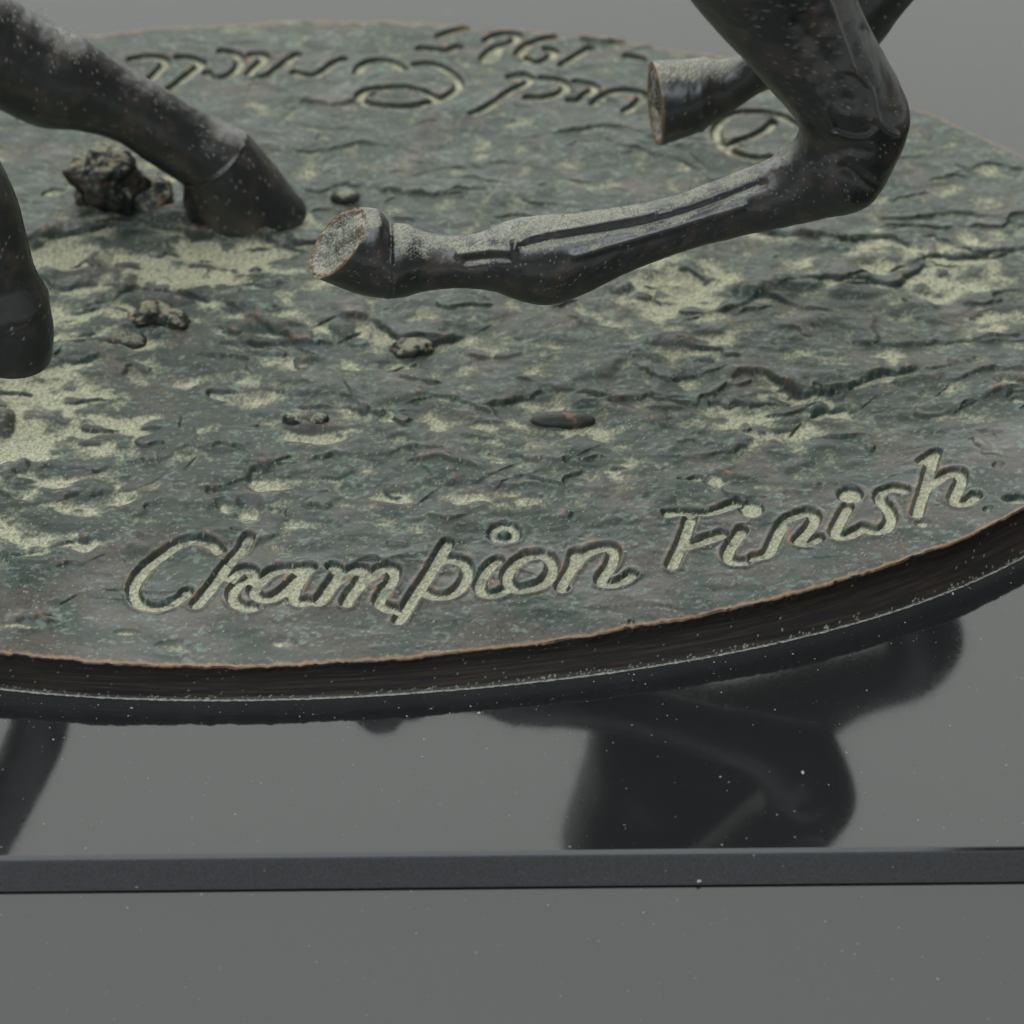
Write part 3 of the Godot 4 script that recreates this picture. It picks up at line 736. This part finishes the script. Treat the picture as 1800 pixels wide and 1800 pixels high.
func build_horse(parent: Node) -> void:
	var all := Loft.new()
	rng.seed = 19
	loft_leg(all, NEAR_HOOF, NEAR_FORELEG, 200, 0.22, 2, LEG_RIDGES, 1.0, true)
	loft_leg(all, FAR_HOOF, FAR_FORELEG, 110, 0.4, 1, [], 0.75, true)
	loft_leg(all, PLANTED_HOOF, PLANTED_LEG, 160, 0.3, 1, [], 0.35, false)
	loft_leg(all, RAISED_HOOF, RAISED_HIND_LEG, 110, 0.4, 1, [], 0.5, false)
	# trunk, neck and head, above the picture but mirrored in the plinth
	var trunk := []
	for s in [[-222, 222, 2, 3, 2], [-214, 222, 4, 16, 14], [-190, 215, 4, 36, 28], [-155, 208, 2, 48, 36], [-110, 204, 0, 42, 37], [-60, 204, 0, 38, 37], [-10, 200, 0, 42, 36], [35, 192, -6, 52, 34], [70, 200, -12, 46, 28], [98, 216, -18, 34, 20], [124, 238, -18, 27, 15], [150, 260, -16, 23, 13], [170, 272, -4, 20, 13], [186, 269, 8, 17, 13], [204, 253, 9, 13, 11], [222, 233, 7, 10, 9], [234, 221, 5, 8, 8], [238, 217, 1, 1, 1]]:
		trunk.append([s[0], s[1], -50, s[2], s[3], 0, 0, 0, s[4]])
	loft_body(all, trunk, 48)
	var m := dusted(0.27, 0.68)
	var o := part("horse", array_mesh(all.p, all.n, all.c, all.uv, all.idx), m, parent)
	o.set_meta("label", "dark patinated galloping horse with dust along its legs")


func build_lint(parent: Node) -> void:
	# loose fibres caught on the upper edges of the legs
	rng.seed = 29
	var p := PackedVector3Array()
	var n := PackedVector3Array()
	var idx := PackedInt32Array()
	var roots := []
	for k in 150:
		var s: int = rng.randi_range(1, 10)
		var st := cubic(NEAR_FORELEG, s, rng.randf())
		var th := rng.randf_range(-0.5, 0.7)
		roots.append(Vector3(st[0], st[1], st[2]) + Vector3(st[3], st[4], st[5]) * cos(th) + Vector3(st[6], st[7], st[8]) * sin(th))
	for k in 40:
		var st: Array = NEAR_HOOF[rng.randi_range(0, 2)]
		var th := rng.randf_range(-0.9, 0.6)
		roots.append(Vector3(st[0], st[1], st[2]) + Vector3(st[3], st[4], st[5]) * cos(th) + Vector3(st[6], st[7], st[8]) * sin(th))
	for k in 50:
		var st := cubic(PLANTED_LEG, rng.randi_range(0, 5), rng.randf())
		var th := rng.randf_range(-0.6, 0.9)
		roots.append(Vector3(st[0], st[1], st[2]) + Vector3(st[3], st[4], st[5]) * cos(th) + Vector3(st[6], st[7], st[8]) * sin(th))
	for k in 24:
		var st := cubic(RAISED_HIND_LEG, 0, rng.randf())
		var th := rng.randf_range(-0.2, 0.9)
		roots.append(Vector3(st[0], st[1], st[2]) + Vector3(st[3], st[4], st[5]) * cos(th) + Vector3(st[6], st[7], st[8]) * sin(th))
	for q: Vector3 in roots:
		var long := rng.randf_range(0.5, 1.6) if rng.randf() < 0.85 else rng.randf_range(2.0, 4.2)
		var d := Vector3(rng.randf_range(-1, 1), rng.randf_range(0.1, 0.9), rng.randf_range(-0.6, 0.8)).normalized()
		var bend := Vector3(rng.randf_range(-1, 1), rng.randf_range(-1, 0.6), rng.randf_range(-1, 1))
		var thick := rng.randf_range(0.016, 0.03)
		var first := p.size()
		var steps := 8
		var at := q
		for s in steps + 1:
			var side_ := d.cross(Vector3(0.3, 0.2, 0.9)).normalized()
			var up := d.cross(side_)
			for v in 4:
				var o := side_ * cos(v * PI / 2) + up * sin(v * PI / 2)
				p.append((at + o * thick) * MM)
				n.append(o)
			at += d * long / steps
			d = (d + bend * 0.25).normalized()
		grid_index(idx, first, steps + 1, 4, true, false)
	var o := part("lint_fibres", array_mesh(p, n, PackedColorArray(), PackedVector2Array(), idx), material(lin(0.75, 0.75, 0.72), 0.9), parent)
	o.set_meta("kind", "stuff")


# ---------------------------------------------------------------- plinth and lamp

func build_plinth() -> void:
	var root := Node3D.new()
	root.name = "plinth"
	add_child(root)
	root.rotation.y = atan(0.0138)
	tag(root, "polished black plinth with sloping front carrying the bronze base", "plinth")
	# rectangular loops: [grow outwards, height]
	var stone := material(lin(0.012, 0.0122, 0.0125), 0.07, 0.5)
	var film := noise(1.0, 4, 83)
	var img := film.get_seamless_image(512, 512)
	var tex := ImageTexture.create_from_image(img)
	stone.roughness_texture = tex
	stone.roughness = 0.11
	stone.uv1_triplanar = true
	stone.uv1_scale = Vector3(9, 9, 9)
	var lip := material(lin(0.055, 0.056, 0.058), 0.6, 0.5)
	var scuffs := noise(1.0, 4, 89)
	lip.albedo_texture = ImageTexture.create_from_image(scuffs.get_seamless_image(256, 256))
	lip.albedo_color = lin(0.16, 0.162, 0.17)
	lip.uv1_triplanar = true
	lip.uv1_scale = Vector3(60, 60, 60)
	var slab := part("top_slab", loops([[-400.0, 0.0], [0.0, 0.0], [0.22, -0.06], [0.62, -0.5]]), stone, root)
	slab.set_meta("label", "mirror polished black top of the plinth")
	part("edge_band", loops([[0.62, -0.5], [0.8, -0.75], [3.0, -5.2], [2.7, -5.6]]), lip, root)
	part("sloping_skirt", loops([[2.7, -5.6], [3.3, -5.75], [98.0, -27.6], [98.6, -28.2], [98.7, -45.0]]), stone, root)
	# specks of dust
	rng.seed = 5
	var bead := SphereMesh.new()
	bead.radius = 0.5
	bead.height = 1.0
	bead.radial_segments = 7
	bead.rings = 4
	var spots := []
	while spots.size() < 2400:
		var x := rng.randf_range(-115.0, 110.0)
		var z := rng.randf_range(-190.0, 125.0)
		if spots.size() > 1200:   # most of it lies swept up against the base
			var q := plan_at(FOOT_OUTLINE, rng.randf() * TAU, 0.6 + 7.0 * pow(rng.randf(), 2.0)) if rng.randf() < 0.8 else Vector2(x, rng.randf_range(20.0, 76.0))
			x = q.x
			z = q.y
		var d := Vector2((x - BASE_CENTRE.x) / 155.0, (z - BASE_CENTRE.y) / 100.0)
		var y := 0.0
		if z < 76.0:
			if d.length() < outline(FOOT_OUTLINE, d.angle()) + 0.003:
				continue
		elif z < 79.4:
			y = -0.75 - (z - 77.0) * 2.02
			if z < 77.0:
				continue
		else:
			y = -5.75 - (z - 79.5) * 21.85 / 94.7
		var s := 0.07 + 0.22 * pow(rng.randf(), 4.0)
		if rng.randf() < 0.03:
			s *= rng.randf_range(1.6, 3.4)
		var b := Basis.from_euler(Vector3(0, rng.randf() * TAU, 0)).scaled_local(Vector3(s * rng.randf_range(0.8, 1.8), s * 0.7, s))
		spots.append(Transform3D(b.scaled(Vector3.ONE * MM), Vector3(x, y, z) * MM))
	var mm := MultiMesh.new()
	mm.transform_format = MultiMesh.TRANSFORM_3D
	mm.mesh = bead
	mm.instance_count = spots.size()
	for k in spots.size():
		mm.set_instance_transform(k, spots[k])
	var o := MultiMeshInstance3D.new()
	o.name = "dust_specks"
	o.multimesh = mm
	o.material_override = material(lin(0.28, 0.285, 0.275), 0.95)
	o.set_meta("kind", "stuff")
	root.add_child(o, true)


func loops(rows: Array) -> ArrayMesh:
	var st := SurfaceTool.new()
	st.begin(Mesh.PRIMITIVE_TRIANGLES)
	var at := func(r: Array, k: int) -> Vector3:
		var g: float = maxf(r[0], -130.0)
		var x := [-260.0 - g, 200.0 + g, 200.0 + g, -260.0 - g]
		var z := [76.2 + g, 76.2 + g, -215.0 - g, -215.0 - g]
		return Vector3(x[k % 4], r[1], z[k % 4]) * MM
	for r in rows.size() - 1:
		for k in 4:
			var a: Vector3 = at.call(rows[r], k)
			var b: Vector3 = at.call(rows[r], k + 1)
			var c: Vector3 = at.call(rows[r + 1], k)
			var d: Vector3 = at.call(rows[r + 1], k + 1)
			st.set_smooth_group(-1)
			for q in [a, d, c, a, b, d]:
				st.add_vertex(q)
	if rows[0][0] < -1.0:
		for q in [0, 1, 2, 0, 2, 3]:
			st.add_vertex(at.call(rows[0], q))
	st.generate_normals()
	return st.commit()


func build_lamp(where: Vector3, size: float, energy: float, tint: Color, label: String, group := "") -> void:
	var root := Node3D.new()
	root.name = "softbox_lamp" if not has_node("softbox_lamp") else "softbox_lamp_001"
	add_child(root)
	tag(root, label, "lamp")
	root.position = where
	root.look_at_from_position(root.position, Vector3(-0.02, 0.0, 0.0), Vector3.UP)
	var glow := material(lin(0.8, 0.8, 0.8), 0.9)
	glow.emission_enabled = true
	glow.emission = lin(0.95, 0.98, 1.0)
	glow.emission_energy_multiplier = 0.15
	var sheet := BoxMesh.new()
	sheet.size = Vector3(size, size, 0.01)
	part("light_diffuser", sheet, glow, root)
	var shell := BoxMesh.new()
	shell.size = Vector3(size + 0.06, size + 0.06, 0.1)
	var s := part("lamp_housing", shell, material(lin(0.02, 0.02, 0.02), 0.8), root)
	s.position.z = 0.06
	var area := AreaLight3D.new()
	area.name = "softbox_light"
	area.area_size = Vector2(size, size)
	area.light_energy = energy
	area.light_color = tint
	area.area_range = 6.0
	area.shadow_enabled = true
	area.position.z = -0.012
	root.add_child(area)
	var pole := CylinderMesh.new()
	pole.top_radius = 0.015
	pole.bottom_radius = 0.015
	pole.height = where.y + 0.045
	var back := root.global_transform * Vector3(0, 0, 0.13)
	var po := part("lamp_pole", pole, material(lin(0.03, 0.03, 0.03), 0.5), root)
	po.global_transform = Transform3D(Basis.IDENTITY, Vector3(back.x, back.y - 0.5 * pole.height, back.z))


func _ready() -> void:
	# camera
	var cam := Camera3D.new()
	cam.name = "camera"
	add_child(cam)
	var pitch := deg_to_rad(40.0)
	cam.position = Vector3(0, 0.0072, 0) + Vector3(0, sin(pitch), cos(pitch)) * 0.680
	cam.rotation = Vector3(-pitch, 0, 0)
	var lens := CameraAttributesPhysical.new()
	lens.frustum_focal_length = 91.15
	lens.frustum_focus_distance = 0.668
	lens.frustum_near = 0.02
	lens.frustum_far = 20.0
	lens.exposure_aperture = 15.0
	cam.attributes = lens
	cam.fov = 15.0
	cam.near = 0.02
	cam.far = 20.0
	cam.current = true
	# the dim room round the set, and the exposure
	var env := Environment.new()
	env.background_mode = Environment.BG_COLOR
	env.background_color = lin(0.105, 0.107, 0.108)
	env.tonemap_mode = Environment.TONE_MAPPER_LINEAR
	env.tonemap_exposure = 1.0
	env.sdfgi_enabled = true
	env.ssao_enabled = true
	env.ssil_enabled = true
	var world := WorldEnvironment.new()
	world.name = "world"
	world.environment = env
	add_child(world)
	build_lamp(Vector3(-0.34, 1.15, -0.88), 3.1, 6.7, Color(0.99, 1.0, 0.98), "large square softbox lamp standing behind the bronze")
	build_lamp(Vector3(-0.32, 1.42, 0.68), 1.8, 2.7, Color(0.93, 0.97, 1.0), "small square softbox lamp standing in front of the plinth")
	# the sheet that the plinth stands on
	var floor_mesh := BoxMesh.new()
	floor_mesh.size = Vector3(4, 0.02, 4)
	var sheet := part("table_top", floor_mesh, material(lin(0.32, 0.32, 0.31), 0.8), self)
	sheet.position = Vector3(0, -0.055, 0)
	sheet.set_meta("kind", "structure")
	build_plinth()
	var bronze := Node3D.new()
	bronze.name = "bronze_statue"
	add_child(bronze)
	tag(bronze, "dusty dark bronze of a galloping horse on an oval lettered base", "statue")
	var base := Node3D.new()
	base.name = "oval_base"
	bronze.add_child(base)
	build_relief(base)
	build_horse(bronze)
	build_lint(bronze)
